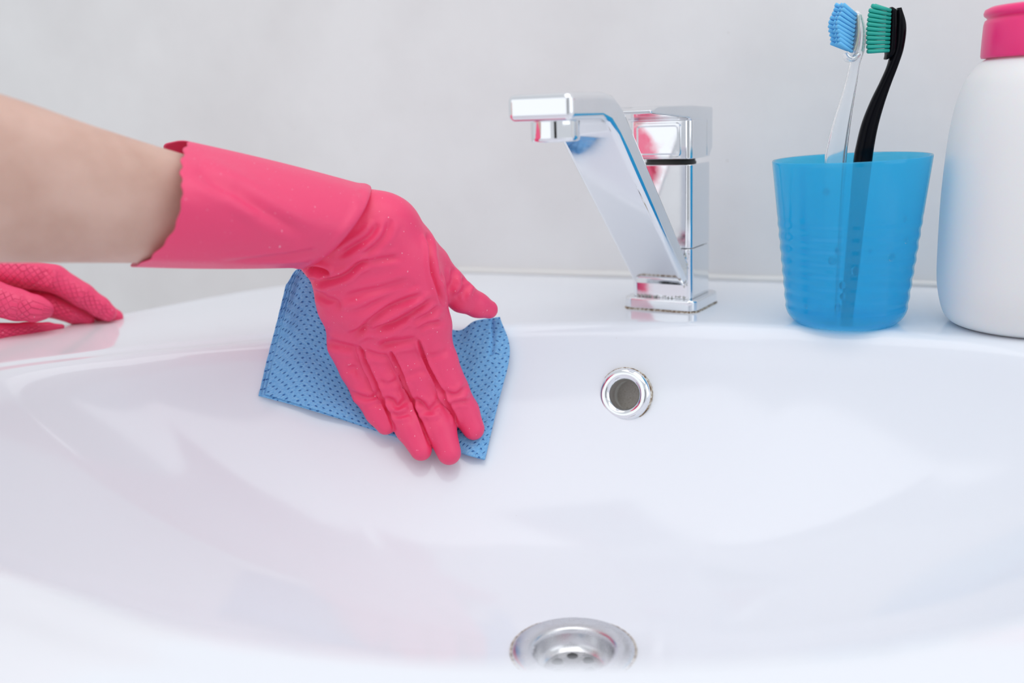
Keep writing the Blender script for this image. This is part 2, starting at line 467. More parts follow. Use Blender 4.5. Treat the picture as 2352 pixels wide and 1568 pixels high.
def overflow():
    t = thing('overflow_ring', 'small chrome overflow ring on the back slope below the faucet', 'overflow')
    n = OVN*.3+np.array([-.47, -.83, .22])*.7; n /= np.linalg.norm(n)
    Mx = frame(n).to_4x4(); Mx.translation = Vector(OVF+n*.28)
    def put(prof, name, ma, seg=72):
        bm = bmesh.new(); lathe(bm, [(r*1.06, z) for r, z in prof], seg); bm.transform(Mx); return bm_obj(name, bm, ma, t)
    prof = []
    for k in range(17):
        a = math.pi*(k/16); prof.append((1.27+.37*math.cos(a), -.12+.36*math.sin(a)))
    prof = [(1.64, -1.1)]+prof+[(.90, -.5), (.90, -.9)]
    put(prof, 'ring', M['chrome'])
    put([(1.62, -1.1), (1.68, -.30), (1.69, -.14), (1.60, -.08)], 'grime_ring', M['grime'])['label'] = 'rusty brown dirt line around the chrome ring'
    put([(.95, -.85), (1.0, -1.9), (.9, -2.0)], 'sleeve', M['scale'])
    put([(1.05, -1.85), (.02, -1.86)], 'channel_back', M['hole'])
overflow()

# ------------------------------------------------------------------ faucet
FY = R(32)
FU = np.array([math.cos(FY), -math.sin(FY), 0]); FV = np.array([math.sin(FY), math.cos(FY), 0])
_a, _b = ptz(1447, 706), ptz(1592, 716)
FO = np.array([*(((_a+_b)/2)[:2]), 0.0])       # middle of the body's front face on the deck
def fx(u, v, z): return Vector(FO+FU*u+FV*v+np.array([0, 0, z]))
def fprism(name, poly, z0, z1, ma, parent, bev, seg=4, top=None):
    """prism over a (u, v) outline"""
    bm = bmesh.new(); lo = [bm.verts.new(fx(u, v, z0)) for u, v in poly]; hi = [bm.verts.new(fx(u, v, z1)) for u, v in poly]
    bm.faces.new(lo[::-1]); bm.faces.new(hi)
    for i in range(len(poly)): bm.faces.new((lo[i], lo[(i+1) % len(poly)], hi[(i+1) % len(poly)], hi[i]))
    bmesh.ops.recalc_face_normals(bm, faces=bm.faces)
    o = bm_obj(name, bm, ma, parent)
    if bev: bevel_mod(o, bev, seg)
    return o
def rrect(u0, u1, v0, v1, r, n=6):
    p = []
    for cx, cy, a0 in ((u1-r, v0+r, -90), (u1-r, v1-r, 0), (u0+r, v1-r, 90), (u0+r, v0+r, 180)):
        for k in range(n+1):
            a = R(a0+90*k/n); p.append((cx+r*math.cos(a), cy+r*math.sin(a)))
    return p
def fside(name, poly, u0, u1, ma, parent, bev, seg=4):
    """prism over a (t forward, z) outline, extruded along u"""
    bm = bmesh.new(); a = [bm.verts.new(fx(u0, -t, z)) for t, z in poly]; b = [bm.verts.new(fx(u1, -t, z)) for t, z in poly]
    bm.faces.new(a); bm.faces.new(b[::-1])
    for i in range(len(poly)): bm.faces.new((a[i], b[i], b[(i+1) % len(poly)], a[(i+1) % len(poly)]))
    bmesh.ops.recalc_face_normals(bm, faces=bm.faces)
    o = bm_obj(name, bm, ma, parent)
    if bev: bevel_mod(o, bev, seg, 30)
    return o
def faucet():
    t = thing('mixer_faucet', 'square chrome single-lever mixer faucet with a flat slanted spout', 'faucet')
    W = 2.25; D = 3.7
    fprism('base_plate', rrect(-2.75, 2.75, -.55, D+.5, .75), 0.04, .85, M['chrome'], t, .14)
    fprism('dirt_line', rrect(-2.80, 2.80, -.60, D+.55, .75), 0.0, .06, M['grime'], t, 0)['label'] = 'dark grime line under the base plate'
    fprism('lower_body', rrect(-W, W, 0, D, .45), .85, 4.35, M['chrome'], t, .06)
    fprism('upper_body', rrect(-W, W, 0, D, .45), 4.39, 10.05, M['chrome'], t, .06)
    bm = bmesh.new(); c = fx(0, D/2, 0); lathe(bm, [(1.75, 10.0), (1.75, 10.12), (1.68, 10.2), (1.68, 10.45)], 48, (c.x, c.y, 0), True)
    bm_obj('gasket', bm, M['gasket'], t)['label'] = 'dark grimy gasket gap under the lever head'
    # lever head: block with a recessed front panel, carrying a long thin lever plate
    head = fprism('lever_head', rrect(-W-.03, W+.03, -.1, D, .42), 10.42, 13.0, M['chrome'], t, .08)
    bm = bmesh.new()
    def fr(u0, u1, z0, z1, r, v, n=6):
        out = []
        for cx, cz, a0 in ((u1-r, z0+r, -90), (u1-r, z1-r, 0), (u0+r, z1-r, 90), (u0+r, z0+r, 180)):
            for k in range(n+1):
                a = R(a0+90*k/n); out.append(bm.verts.new(fx(cx+r*math.cos(a), v, cz+r*math.sin(a))))
        return out
    rs = [fr(-1.85, 1.55, 10.55, 12.85, .3, -.10), fr(-1.80, 1.50, 10.6, 12.8, .28, -.19), fr(-1.66, 1.36, 10.72, 12.68, .24, -.19), fr(-1.56, 1.26, 10.82, 12.58, .2, -.105)]
    for a, b in zip(rs, rs[1:]):
        for i in range(len(a)): bm.faces.new((a[i], a[(i+1) % len(a)], b[(i+1) % len(b)], b[i]))
    bm.faces.new(rs[-1]); bmesh.ops.recalc_face_normals(bm, faces=bm.faces)
    bm_obj('front_panel', bm, M['chrome'], head, sm=False)
    fside('lever_plate', [(-D-.12, 11.0), (-D+.45, 10.45), (-D+1.0, 10.45), (-D+1.0, 12.92), (.12, 12.98), (.3, 13.12), (6.6, 13.55), (6.75, 13.75), (5.6, 14.0), (0, 13.95), (-D-.12, 13.75)], -W-.06, W+.06, M['chrome'], head, .12)
    # spout: flat bar that rises forward, bends level and ends in a rounded front
    sp = [(-.3, 1.75), (.35, 1.9), (5.5, 7.15), (10.6, 12.3), (11.6, 13.1), (12.6, 13.38), (16.4, 13.42), (16.4, 14.92), (12.2, 14.92), (11.0, 14.72), (9.9, 14.1), (5, 8.95), (.3, 4.0), (-.3, 3.6)]
    s = fside('spout', sp, -2.02, 2.02, M['chrome'], t, .0)
    s.modifiers.clear(); b = s.modifiers.new('bevel', 'BEVEL'); b.width = .58*SC; b.segments = 7; b.limit_method = 'ANGLE'; b.angle_limit = R(60); b.offset_type = 'OFFSET'
    n_ = s.modifiers.new('wn', 'WEIGHTED_NORMAL')
    # end face of the spout
    c = fx(0, -14.55, 0); bm = bmesh.new()
    lathe(bm, [(0.02, 12.42), (1.05, 12.42), (1.12, 12.33), (1.26, 12.3), (1.36, 12.38), (1.38, 12.55), (1.38, 13.43)], 56, (c.x, c.y, 0))
    bm_obj('aerator', bm, M['chrome'], s)
    # limescale crust in the corner where the spout leaves the body
    rg = np.random.RandomState(8); bm = bmesh.new()
    for k in range(70):
        q = rg.rand(); u = 1.75+.35*rg.rand(); z = 1.75+q*2.6; v = -.42+q*.35+.1*rg.rand()
        if k > 34: u = -2.0+4*rg.rand(); z = .9+.1*rg.rand(); v = -.05
        r = .03+.05*rg.rand()
        bmesh.ops.create_icosphere(bm, subdivisions=1, radius=r, matrix=Matrix.Translation(fx(u, v, z)) @ Matrix.Rotation(rg.rand()*3, 4, 'Z') @ Matrix.Diagonal((1, .45, 1.3, 1)))
    o = bm_obj('limescale', bm, M['scale'], t); tag(o, 'chalky limescale crust at the spout root', kind='stuff')
faucet()

# ------------------------------------------------------------------ cup
CUPC = None
def cup():
    global CUPC
    f = ptz(1940, 763); z0 = f; d = np.array([f[0], f[1]])/np.hypot(f[0], f[1])
    R0_, R1_, Hc = 3.5, 4.76, 10.35
    c = np.array([f[0], f[1]])+d*(R0_-.15)
    CUPC = c
    t = thing('toothbrush_cup', 'translucent blue plastic tumbler holding two toothbrushes', 'cup')
    def rad(z):
        q = z/Hc
        r = 3.62+(R1_-3.62)*q
        if z < 1.0: r -= .55*(1-z/1.0)**2.2
        if .9 < z < 7.2: r += .026*math.cos((z-.9)*2*math.pi/.78)*min(1, (7.2-z)/1.0)
        return r
    zs = list(np.linspace(0.22, 1, 8))+list(np.linspace(1.05, 7.3, 90))+list(np.linspace(7.5, Hc, 12))
    outp = [(2.0, 0.12), (2.85, 0.10), (3.02, 0.0), (3.12, 0.03)]+[(rad(z), z) for z in zs]
    inn = [(rad(z)-.13, z) for z in reversed(zs) if z > .5]
    prof = [(.02, .12)]+outp+[(R1_-.03, Hc+.06), (R1_-.12, Hc+.02)]+inn[1:]+[(2.9, .3), (.02, .3)]
    bm = bmesh.new(); lathe(bm, prof, 96)
    for v in bm.verts:                         # the rim is slightly warped and higher on the right
        q = max(0, v.co.z/Hc)
        v.co.z += q*q*.022*v.co.x; v.co.x += c[0]; v.co.y += c[1]
    bmesh.ops.recalc_face_normals(bm, faces=bm.faces)
    bm_obj('tumbler', bm, M['cup'], t)
    for (x, y, r) in ((1898, 440, 7), (1925, 575, 7), (1912, 598, 9), (2048, 590, 9), (1964, 622, 9), (1935, 655, 8), (1936, 680, 7), (1925, 706, 8), (2078, 503, 6), (2082, 552, 7), (1998, 577, 4), (1851, 703, 5)):
        dr = px_ray(x, y); s = np.linspace(52, 66, 1400); P = CAM+dr[None]*s[:, None]
        rr = np.hypot(P[:, 0]-c[0], P[:, 1]-c[1]); i = np.argmax(rr < np.array([rad(max(0, z)) for z in P[:, 2]]))
        p = P[i]; n = np.array([p[0]-c[0], p[1]-c[1], 0]); n /= np.linalg.norm(n)
        bm = bmesh.new(); bmesh.ops.create_uvsphere(bm, u_segments=16, v_segments=10, radius=1)
        Mx = frame(n).to_4x4(); Mx.translation = Vector(p); rr_ = r*.026
        for v in bm.verts: v.co = Vector((v.co.x*rr_, v.co.y*rr_*1.15, v.co.z*rr_*.3))
        bm.transform(Mx); bm_obj('water_drop', bm, M['drop'], t)
cup()

# ------------------------------------------------------------------ toothbrushes
def sweep(name, pix, Ys, hw, ht, axis, ma, parent, n=20, steps=80, power=2.6):
    """handle loft: pixel path, half width hw (seen), half thickness ht (in depth)"""
    P = np.array([pt(x, y, Y) for (x, y), Y in zip(pix, Ys)]); s = np.linspace(0, 1, steps)
    path = ointerp(s, P); w = ointerp(s, np.array(hw)[:, None])[:, 0]; h = ointerp(s, np.array(ht)[:, None])[:, 0]
    tan = np.gradient(path, axis=0); tan /= np.linalg.norm(tan, axis=1)[:, None]
    V = []
    for i in range(steps):
        a = np.array(axis, float); a -= (a@tan[i])*tan[i]; a /= np.linalg.norm(a); b = np.cross(tan[i], a)
        for j in range(n):
            q = 2*math.pi*j/n; cc, ss = math.cos(q), math.sin(q)
            x = abs(cc)**(2/power)*np.sign(cc); y = abs(ss)**(2/power)*np.sign(ss)
            V.append(path[i]+b*w[i]*x+a*h[i]*y)
    F = [tuple(f) for f in grid_faces(steps, n, True)]+[tuple(range(n))[::-1], tuple((steps-1)*n+j for j in range(n))]
    return mesh_obj(name, V, F, ma, parent)
def tuft(name, base, tip, r0, r1, ma, parent, sq=1.0):
    V, F = tube_pts([base, base+(tip-base)*.5, base+(tip-base)*.96, tip], [r0, (r0+r1)/2, r1, r1*.8], 8)
    return mesh_obj(name, V, F, ma, parent)
def brushes():
    Yc = CUPC[1]
    # black brush with green bristles
    t = thing('toothbrush', 'black toothbrush with dark green bristles leaning right in the cup', 'toothbrush')
    Yb = Yc+1.0
    pix = [(2065, 18), (2066, 60), (2061, 108), (2050, 150), (2034, 190), (2015, 236), (1998, 286), (1987, 335), (1981, 375), (1970, 480), (1958, 600), (1944, 738)]
    Ys = [Yb-.0]*9+[Yb-.4, Yb-.9, Yb-1.5]
    sweep('handle', pix, Ys, [.12, .33, .32, .30, .33, .42, .50, .54, .56, .50, .45, .36], [.22, .56, .60, .40, .36, .40, .44, .47, .46, .42, .4, .3], (0, 1, 0), M['black'], t)
    h = sweep('head', [(2050, 18), (2048, 26), (2047, 70), (2044, 118), (2034, 136)], [Yb]*5, [.08, .2, .24, .24, .06], [.2, .5, .62, .58, .3], (0, 1, 0), M['black'], t, steps=40)
    for c in range(4):
        for r in range(11):
            q = r/10.0; yo = -.48+c*.32
            bx, by = 2046-q*4, 24+q*92
            tx, ty = 1998-8*math.sin(q*2.2)+c*2+(4 if r == 0 else 0), 13+q*105
            b_ = pt(bx, by, Yb+yo); e_ = pt(tx, ty, Yb+yo*1.25)
            if c in (1, 2): e_ = e_+(b_-e_)*.10
            tuft('bristle_tuft', b_, e_, .105, .135, M['green_b'], h)
    # clear brush with light blue bristles
    t = thing('toothbrush', 'clear plastic toothbrush with light blue bristles, beside the black one', 'toothbrush')
    Ya = Yc+.3
    pix = [(1972, 30), (1977, 70), (1974, 112), (1963, 148), (1956, 185), (1947, 225), (1935, 275), (1925, 326), (1918, 375), (1913, 480), (1910, 600), (1906, 738)]
    sweep('handle', pix, [Ya]*9+[Ya-.3, Ya-.7, Ya-1.2], [.12, .22, .24, .30, .34, .40, .52, .61, .66, .58, .5, .4], [.2, .55, .55, .32, .30, .34, .40, .45, .46, .42, .4, .3], (0, 1, 0), M['clear'], t)
    sweep('neck_collar', [(1942, 122), (1946, 134), (1958, 136), (1972, 124)], [Ya-.5]*4, [.10, .16, .17, .12], [.2, .5, .5, .3], (0, 1, 0), M['clear'], t, steps=24)
    h = sweep('head', [(1962, 26), (1966, 36), (1965, 80), (1958, 118), (1944, 138)], [Ya]*5, [.08, .2, .2, .22, .08], [.2, .5, .62, .58, .3], (0, 1, 0), M['clear'], t, steps=40)
    h2 = sweep('resin_strip', [(1966, 34), (1966, 80), (1958, 116)], [Ya]*3, [.07, .07, .07], [.4, .5, .4], (0, 1, 0), M['glue'], h, steps=20)
    for c in range(4):
        for r in range(10):
            q = r/9.0; yo = -.46+c*.31
            bx, by = 1966-q*10+(0 if c < 2 else 1), 34+q*84
            L = (1.0, .86, .90, 1.06)[c]
            tx, ty = bx-34*L-c*6+5*math.cos(q*6.28), by-24+4*q
            b_ = pt(bx, by, Ya+yo); e_ = pt(tx, ty, Ya+yo*1.3)
            tuft('bristle_tuft', b_, e_, .105, .13, M['blue_b'], h)
brushes()

# ------------------------------------------------------------------ bottle
def bottle():
    t = thing('bottle', 'white plastic bottle with a pink cap at the right edge, right of the blue cup', 'bottle')
    Rb = 5.75
    f = ptz(2372, 783)
    d = np.array([f[0], f[1]])/np.hypot(f[0], f[1]); c = np.array([f[0], f[1]])+d*(Rb-.9)
    prof = [(.02, .0), (3.8, 0), (4.7, .12), (5.15, .5), (5.45, 1.3), (5.68, 2.6), (5.74, 4.5), (5.73, 7.4), (5.64, 9.5), (5.5, 11.4), (5.32, 12.7), (5.1, 13.7), (4.75, 14.7), (4.3, 15.4), (3.9, 15.8), (3.6, 16.0), (3.5, 16.5), (.02, 16.6)]
    P = ointerp(np.linspace(0, 1, 90), np.array(prof)); P[0] = (.02, 0)
    bm = bmesh.new(); lathe(bm, [tuple(p) for p in P], 96, (c[0], c[1], 0)); bm_obj('body', bm, M['bottle'], t)
    prof = [(3.5, 15.95), (3.96, 15.97), (4.0, 16.1), (3.98, 17.0), (3.94, 17.85), (3.88, 18.08), (3.74, 18.18), (3.79, 18.26), (3.93, 18.36), (3.97, 18.5), (3.9, 18.7), (3.6, 18.85), (2.6, 18.92), (.02, 18.94)]
    bm = bmesh.new(); lathe(bm, prof, 96, (c[0], c[1], 0)); o = bm_obj('cap', bm, M['cap'], t); o['label'] = 'glossy pink screw cap with a raised rim'
bottle()

# ------------------------------------------------------------------ cloth
def deck_depth(x, y, lim=64.0):
    return min(surf(x, y)[1], lim)
CL_COLS = [
 [(672, 650), (650, 740), (628, 825), (609, 905)],
 [(704, 612), (700, 720), (692, 830), (690, 930)],
 [(800, 640), (790, 760), (790, 870), (790, 962)],
 [(920, 690), (900, 800), (905, 900), (915, 1004)],
 [(1040, 757), (1022, 840), (1015, 930), (1030, 1033)],
 [(1092, 737), (1100, 830), (1095, 940), (1078, 1046)],
 [(1148, 729), (1171, 808), (1143, 930), (1114, 1055)]]
def cloth_grid(shift, off, nu=150, nv=110, wr=1.0, seed=0):
    A = np.array(CL_COLS, float)+np.array([1.7, 1, .6, .2, 0, .1, .25])[:, None, None]*np.array(shift, float)[None, None]
    col = np.array([ointerp(np.linspace(0, 1, nv), A[i]) for i in range(7)])        # 7 x nv x 2
    G = ointerp(np.linspace(0, 1, nu), col)                                          # nu x nv x 2
    Y = np.zeros((7, 13))
    for i in range(7):
        pp = ointerp(np.linspace(0, 1, 13), A[i])
        for j in range(13):
            Y[i, j] = deck_depth(pp[j, 0], pp[j, 1], (63.6 if i < 4 else 65.5))-off
    Yc = np.array([ointerp(np.linspace(0, 1, nv), Y[i][:, None])[:, 0] for i in range(7)])
    YG = ointerp(np.linspace(0, 1, nu), Yc)
    rg = np.random.RandomState(seed)
    u = np.linspace(0, 1, nu)[:, None]; v = np.linspace(0, 1, nv)[None]
    w = sum(a*np.sin(u*fu+v*fv+p) for a, fu, fv, p in ((.10, 9, 3, 0), (.06, 21, -8, 1), (.04, 33, 19, 2.2), (.05, 5, 16, .4)))
    edge = .05*np.sin(v*60+seed)*np.exp(-u/.02)
    YG = YG-.12+w*wr
    # diagonal crease on the right-hand flap
    d = (u-.93)+.16*(v-.12); YG += .22*np.exp(-((d)/.012)**2)*(v < .32)
    P = np.zeros((nu, nv, 3))
    for i in range(nu):
        for j in range(nv):
            P[i, j] = pt(G[i, j, 0], G[i, j, 1]+edge[0 if edge.shape[0] == 1 else i, j]*20, YG[i, j])
    return P
def cloth():
    t = thing('cleaning_cloth', 'folded light blue perforated cleaning cloth pressed under the gloved hand', 'cloth')
    nu, nv = 150, 110
    for k, (sh, off) in enumerate((((0, 0), .42), ((-5, 3), .28), ((-1, -6), .14), ((-9, 2), .02))):
        P = cloth_grid(sh, off, nu, nv, 1.0, k)
        # real arc length as UV so the perforations keep one size
        du = np.cumsum(np.linalg.norm(np.diff(P, axis=0, prepend=P[:1]), axis=2), 0); dv = np.cumsum(np.linalg.norm(np.diff(P, axis=1, prepend=P[:, :1]), axis=2), 1)
        uv = np.stack([du+k*1.3, dv+k*.7], 2).reshape(-1, 2)
        o = mesh_obj('cloth_layer', P.reshape(-1, 3), grid_faces(nu, nv), M['cloth'], t, uv=uv)
        s = o.modifiers.new('solid', 'SOLIDIFY'); s.thickness = .07*SC; s.offset = 0
cloth()

# ------------------------------------------------------------------ signed-distance sculpting for hands
def surface_nets(Fv, org, h):
    nx, ny, nz = Fv.shape; neg = Fv < 0
    acc = np.zeros((nx-1, ny-1, nz-1, 3), np.float32); cnt = np.zeros((nx-1, ny-1, nz-1), np.float32)
    cor = [(0, 0, 0), (1, 0, 0), (0, 1, 0), (1, 1, 0), (0, 0, 1), (1, 0, 1), (0, 1, 1), (1, 1, 1)]
    def sl(A, c): return A[c[0]:nx-1+c[0], c[1]:ny-1+c[1], c[2]:nz-1+c[2]]
    for a in range(8):
        for ax in range(3):
            if cor[a][ax]: continue
            b = list(cor[a]); b[ax] = 1
            fa, fb = sl(Fv, cor[a]), sl(Fv, b); mk = sl(neg, cor[a]) != sl(neg, b)
            den = np.where(mk, fa-fb, 1); tt = np.where(mk, fa/den, 0)
            for q in range(3):
                acc[..., q] += np.where(mk, cor[a][q]+(tt if q == ax else 0), 0)
            cnt += mk
    act = cnt > 0; idx = -np.ones(act.shape, np.int64); idx[act] = np.arange(act.sum())
    ii = np.argwhere(act); V = (ii+acc[act]/cnt[act][:, None])*h+org
    Fc = []
    for ax in range(3):
        o1, o2 = [(1, 2), (2, 0), (0, 1)][ax]
        s0 = [slice(1, -1)]*3; s0[ax] = slice(0, -1); s1 = [slice(1, -1)]*3; s1[ax] = slice(1, None)
        A, B = neg[tuple(s0)], neg[tuple(s1)]; ch = np.argwhere(A != B)
        off = np.array([1, 1, 1]); off[ax] = 0; base = ch+off
        flip = A[tuple(ch.T)]
        def g(d1, d2):
            q = base.copy(); q[:, o1] -= d1; q[:, o2] -= d2; return idx[tuple(q.T)]
        quad = np.stack([g(0, 0), g(1, 0), g(1, 1), g(0, 1)], 1)
        quad[~flip] = quad[~flip][:, ::-1]; Fc.append(quad)
    Fc = np.concatenate(Fc)
    if (np.cross(V[Fc[:, 2]]-V[Fc[:, 0]], V[Fc[:, 3]]-V[Fc[:, 1]])*V[Fc[:, 0]]).sum() < 0: Fc = Fc[:, ::-1]
    return V, Fc
def smin(a, b, k):
    hh = np.clip(.5+.5*(b-a)/k, 0, 1); return b+(a-b)*hh-k*hh*(1-hh)
def seg_d(P, a, b, ra, rb):
    ab = b-a; t = np.clip(((P-a)@ab)/(ab@ab), 0, 1)
    return np.linalg.norm(P-a-t[..., None]*ab, axis=-1)-(ra+(rb-ra)*t)
def chain_d(P, pts, k=.25):
    """pts: list of (point, radius)"""
    d = None
    for (a, ra), (b, rb) in zip(pts, pts[1:]):
        e = seg_d(P, a, b, ra, rb); d = e if d is None else smin(d, e, k)
    return d
def build_sdf(palm, fingers, h=.1, kp=.9, kj=.7, kf=.12, pad=.6):
    allp = np.array([p for ch in palm+fingers for p, r in ch]); rr = np.array([r for ch in palm+fingers for p, r in ch])
    lo = (allp-rr[:, None]).min(0)-pad; hi = (allp+rr[:, None]).max(0)+pad
    n = np.ceil((hi-lo)/h).astype(int)
    gx, gy, gz = [lo[i]+h*np.arange(n[i]) for i in range(3)]
    def ev(chs, k, kk):
        D = np.full(n, 9.0, np.float32)
        for ch in chs:
            p = np.array([q for q, _ in ch]); r = max(x for _, x in ch)+1.6
            a = np.clip(((p.min(0)-r-lo)/h).astype(int), 0, n); b = np.clip(((p.max(0)+r-lo)/h).astype(int)+1, 0, n)
            G = np.stack(np.meshgrid(gx[a[0]:b[0]], gy[a[1]:b[1]], gz[a[2]:b[2]], indexing='ij'), -1).astype(np.float32)
            d = chain_d(G, ch, kk).astype(np.float32); S = (slice(a[0], b[0]), slice(a[1], b[1]), slice(a[2], b[2]))
            D[S] = smin(D[S], d, k)
        return D
    Dp = ev(palm, kp, .5); Df = ev(fingers, kf, .22)
    return smin(Dp, Df, kj), lo, h
def relax(V, F, it=3, lam=.5):
    e = np.concatenate([F[:, [0, 1]], F[:, [1, 2]], F[:, [2, 3]], F[:, [3, 0]]])
    for _ in range(it):
        S = np.zeros_like(V); c = np.zeros(len(V))
        for q in range(3):
            S[:, q] = np.bincount(e[:, 0], V[e[:, 1], q], len(V))+np.bincount(e[:, 1], V[e[:, 0], q], len(V))
        c = np.bincount(e[:, 0], minlength=len(V))+np.bincount(e[:, 1], minlength=len(V))
        V = V+lam*(S/np.maximum(c, 1)[:, None]-V)
    return V
def normals(V, F):
    n = np.cross(V[F[:, 2]]-V[F[:, 0]], V[F[:, 3]]-V[F[:, 1]]); Nn = np.zeros_like(V)
    for k in range(4):
        for q in range(3): Nn[:, q] += np.bincount(F[:, k], n[:, q], len(V))
    return Nn/np.maximum(np.linalg.norm(Nn, axis=1), 1e-9)[:, None]
def polydist(x, y, pl):
    best = np.full(x.shape, 1e9); side = np.zeros(x.shape); par = np.zeros(x.shape)
    pl = np.array(pl, float); L = len(pl)-1
    for i in range(L):
        a, b = pl[i], pl[i+1]; ab = b-a; t = np.clip(((x-a[0])*ab[0]+(y-a[1])*ab[1])/(ab@ab), 0, 1)
        dx, dy = x-a[0]-t*ab[0], y-a[1]-t*ab[1]; d = np.hypot(dx, dy); m_ = d < best
        best = np.where(m_, d, best); side = np.where(m_, np.sign(ab[0]*dy-ab[1]*dx), side); par = np.where(m_, (i+t)/L, par)
    return best*side, par
def smooth_poly(pl, n=24):
    return ointerp(np.linspace(0, 1, n), np.array(pl, float))
def wrinkle(V, Nn, curves, facing=-.1):
    """carve folds of the rubber: each curve is (polyline, depth cm, half width px)"""
    x, y = project(V); vd = V-CAM; vd /= np.linalg.norm(vd, axis=1)[:, None]
    f = np.clip(-(Nn*vd).sum(1)*2.5, 0, 1); D = np.zeros(len(V))
    for pl, A, w in curves:
        d, par = polydist(x, y, smooth_poly(pl)); fade = np.clip(np.minimum(par, 1-par)*5, 0, 1)**.7
        ad = np.abs(d)
        D += fade*(-A*np.exp(-(ad/w)**2)+.55*A*np.exp(-((ad-2.0*w)/(1.1*w))**2))
    return V+Nn*(D*f)[:, None]
def finger_uv(V, fingers, pad_dir, Nn, frac=.62):
    """along/around coordinates per finger plus a grip mask on the pad side"""
    best = np.full(len(V), 1e9); U = np.zeros(len(V)); W = np.zeros(len(V)); Gm = np.zeros(len(V))
    for fi, ch in enumerate(fingers):
        L = 0; tot = sum(np.linalg.norm(b[0]-a[0]) for a, b in zip(ch, ch[1:]))
        for (a, ra), (b, rb) in zip(ch, ch[1:]):
            ab = b-a; ln = np.linalg.norm(ab); t = np.clip(((V-a)@ab)/(ab@ab), 0, 1)
            q = V-a-t[:, None]*ab; d = np.linalg.norm(q, axis=1)-(ra+(rb-ra)*t); mk = d < best
            ax = ab/ln; e1 = pad_dir-(pad_dir@ax)*ax; e1 /= np.linalg.norm(e1); e2 = np.cross(ax, e1)
            ang = np.arctan2(q@e2, q@e1); along = L+t*ln
            best = np.where(mk, d, best); U = np.where(mk, along+fi*7.3, U); W = np.where(mk, ang*.95, W)
            Gm = np.where(mk, (along > tot*(1-frac))*np.clip((1.75-np.abs(ang))*2.5, 0, 1), Gm)
            L += ln
    return np.stack([U, W], 1), Gm*(best < .4)
def glove_mesh(name, palm, fingers, curves, pad_dir, parent, frac=.6, h=.1, **kw):
    D, lo, h = build_sdf(palm, fingers, h=h, **kw)
    V, F = surface_nets(D, lo, h); V = relax(V, F, 3)
    Nn = normals(V, F)
    V2 = wrinkle(V, Nn, curves)
    # soft irregular slack of thin rubber
    V2 += Nn*(.025*np.sin(V[:, 0]*2.1+V[:, 2]*1.3)*np.sin(V[:, 1]*1.7-V[:, 2]*2.3))[:, None]
    V2 = relax(V2, F, 1, .3)
    uv, gm = finger_uv(V, fingers, np.array(pad_dir, float), Nn, frac)
    o = mesh_obj(name, V2, F, M['rubber'], parent, uv=uv)
    at = o.data.attributes.new('grip', 'FLOAT', 'POINT'); at.data.foreach_set('value', gm.astype(np.float32))
    return o

